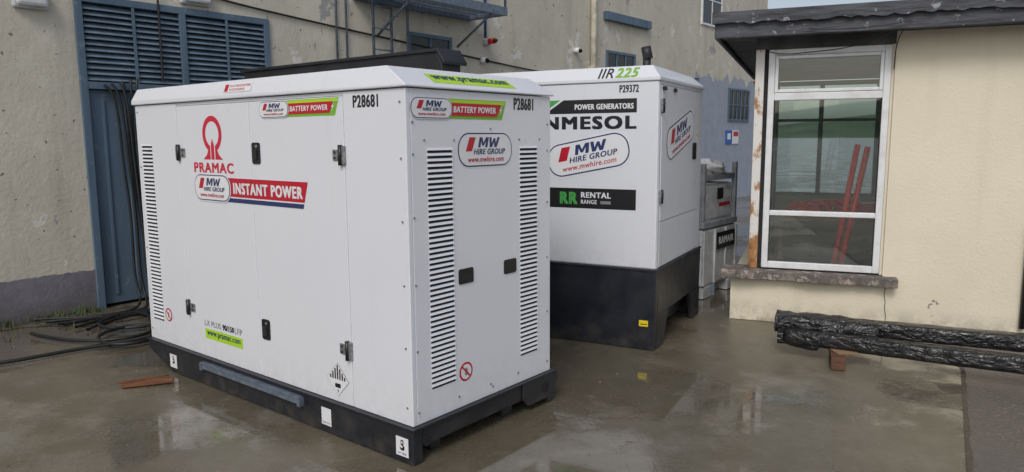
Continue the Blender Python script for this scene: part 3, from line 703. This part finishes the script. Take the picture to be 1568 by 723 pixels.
beam('wrapped_beam_back',(2.15,5.80,.215),(5.1,4.46,.215),.14,.12,.035,be,'wrap',1,7,.006)
beam('wrapped_beam_front',(2.13,5.57,.155),(5.1,3.80,.155),.13,.115,.03,be,'wrap',2,7,.006)
beam('loose_wrap_end',(2.12,5.74,.22),(2.80,5.43,.215),.24,.155,.13,be,'wrap',3,4,.02)
beam('loose_wrap_flap',(2.11,5.62,.14),(2.36,5.46,.12),.17,.12,.18,be,'wrap',9,3,.02)
box('spacer_board',be,2.40,2.56,5.22,5.60,.095,.108,'wood2',.003)
b_=box('support_block',be,-.05,.05,-.13,.13,0,.095,'wood3',.006); b_.location=(2.42,5.27,0); b_.rotation_euler=(0,0,-.35)
b_=box('support_block_b',be,-.045,.045,-.35,.35,0,.095,'wood3',.006); b_.location=(4.3,4.5,0); b_.rotation_euler=(0,0,-.35)

wo=empty('timber_offcut',(-2.55,4.93,0),.35)
box('plank',wo,-.17,.16,-.035,.03,.006,.030,'wood',.003)
prism('splinter',wo,[(-.2,-.02),(.1,.045),(.12,.06),(-.15,.02)],'z',.031,.042,'wood')

# ================================================================= GROUND
def sheet(name,poly,z,mat): return from_pydata(name,[(x,y,z) for x,y in poly],[tuple(range(len(poly)))],None,mat)
sheet('ground',[(-1500,-1500),(1500,-1500),(1500,1500),(-1500,1500)],0-.008,'asphalt')
dj=Vector((.51,.86)).normalized(); pj=Vector((3.28,5.16))
A0=pj-dj*9
sheet('concrete_yard',[(-14,-6),(A0.x,A0.y),(pj.x,pj.y),(3.55,6.2),(9,22),(-2,22),(-14,10)],-.004,'slab')
nj=Vector((dj.y,-dj.x))
jp=[];rj=random.Random(2)
for i in range(60):
    q=A0+dj*(9.9*i/59); jp.append(tuple(q+nj*(.022+rj.uniform(-.008,.012))))
sheet('expansion_joint',[tuple(pj+dj*.9),tuple(A0)]+jp,.0005,'dirt')
P=[]
for i in range(41):
    y=-6+i*.17; P.append((.45+.25*math.sin(y*2.1)+.12*math.sin(y*5.3)+.05*math.sin(y*13),y))
poly=[(-.0,-6.)]+P+[(-.0,.8)]
from_pydata('soil_strip',[(-4.514+x*c-y*s,6.846+x*s+y*c,.001) for x,y in poly],[tuple(range(len(poly)))],None,'dirt')
v=[];f_=[]; rd=random.Random(11)
for i in range(900):
    x=rd.uniform(-5,4.5); y=rd.uniform(2.2,8.5)
    if rd.random()<.4: 
        yy=rd.uniform(-3,1); xx=abs(rd.gauss(0,.5)); x=-4.514+xx*c-yy*s; y=6.846+xx*s+yy*c
    r_=rd.uniform(.002,.007); k=len(v); a=rd.uniform(0,6)
    for j in range(4): v.append((x+r_*math.cos(a+j*1.57)*rd.uniform(.7,1.3),y+r_*math.sin(a+j*1.57)*rd.uniform(.7,1.3),.0))
    v.append((x,y,r_*.9))
    f_+=[(k,k+1,k+4),(k+1,k+2,k+4),(k+2,k+3,k+4),(k+3,k,k+4)]
from_pydata('grit',v,f_,None,'sill')
v=[];f_=[];N=180
for i in range(N):
    a=2*math.pi*i/N; r=620; h=22+14*math.sin(a*3+1)+9*math.sin(a*7)+4*math.sin(a*17+2)
    v+=[(r*math.cos(a),r*math.sin(a),-1),((r+160)*math.cos(a),(r+160)*math.sin(a),h)]
for i in range(N):
    j=(i+1)%N; f_.append((2*i,2*j,2*j+1,2*i+1))
from_pydata('hills',v,f_,None,'hill',smooth=True)

# ================================================================= LIGHT
AZ,EL=196,44
w=bpy.data.worlds.new('World'); S.world=w; w.use_nodes=True
nt=w.node_tree; nt.nodes.clear()
sky=nt.nodes.new('ShaderNodeTexSky'); sky.sky_type='NISHITA'; sky.sun_disc=False
sky.sun_elevation=math.radians(EL); sky.sun_rotation=math.radians(AZ); sky.dust_density=3.0; sky.air_density=1.0; sky.ozone_density=1.0
hs=nt.nodes.new('ShaderNodeHueSaturation'); hs.inputs['Saturation'].default_value=.6
bg=nt.nodes.new('ShaderNodeBackground'); bg.inputs[1].default_value=.125
wo_=nt.nodes.new('ShaderNodeOutputWorld')
nt.links.new(sky.outputs[0],hs.inputs['Color']); nt.links.new(hs.outputs[0],bg.inputs[0]); nt.links.new(bg.outputs[0],wo_.inputs[0])
sun=bpy.data.lights.new('sun','SUN'); sun.energy=1.0; sun.angle=math.radians(20); sun.color=(1,.98,.95)
so=bpy.data.objects.new('sun',sun); COL.objects.link(so)
el,az=math.radians(EL),math.radians(AZ)
dv=Vector((math.sin(az)*math.cos(el),math.cos(az)*math.cos(el),math.sin(el)))
so.rotation_euler=dv.to_track_quat('Z','Y').to_euler(); so.location=(0,0,20)

# ================================================================= CAMERA
p,r=.134,-.006
cp,sp_=math.cos(p),math.sin(p)
Fv=Vector((0,cp,-sp_));U0=Vector((0,sp_,cp));R0=Vector((1,0,0))
Rv=R0*math.cos(r)+U0*math.sin(r); Uv=-R0*math.sin(r)+U0*math.cos(r)
cam=bpy.data.cameras.new('camera'); cam.lens=1117/1568*36; cam.sensor_width=36; cam.clip_end=3000; cam.clip_start=.05
co=bpy.data.objects.new('camera',cam); COL.objects.link(co)
m=Matrix((Rv,Uv,-Fv)).transposed().to_4x4(); m.translation=Vector((0,0,1.7)); co.matrix_world=m
S.camera=co
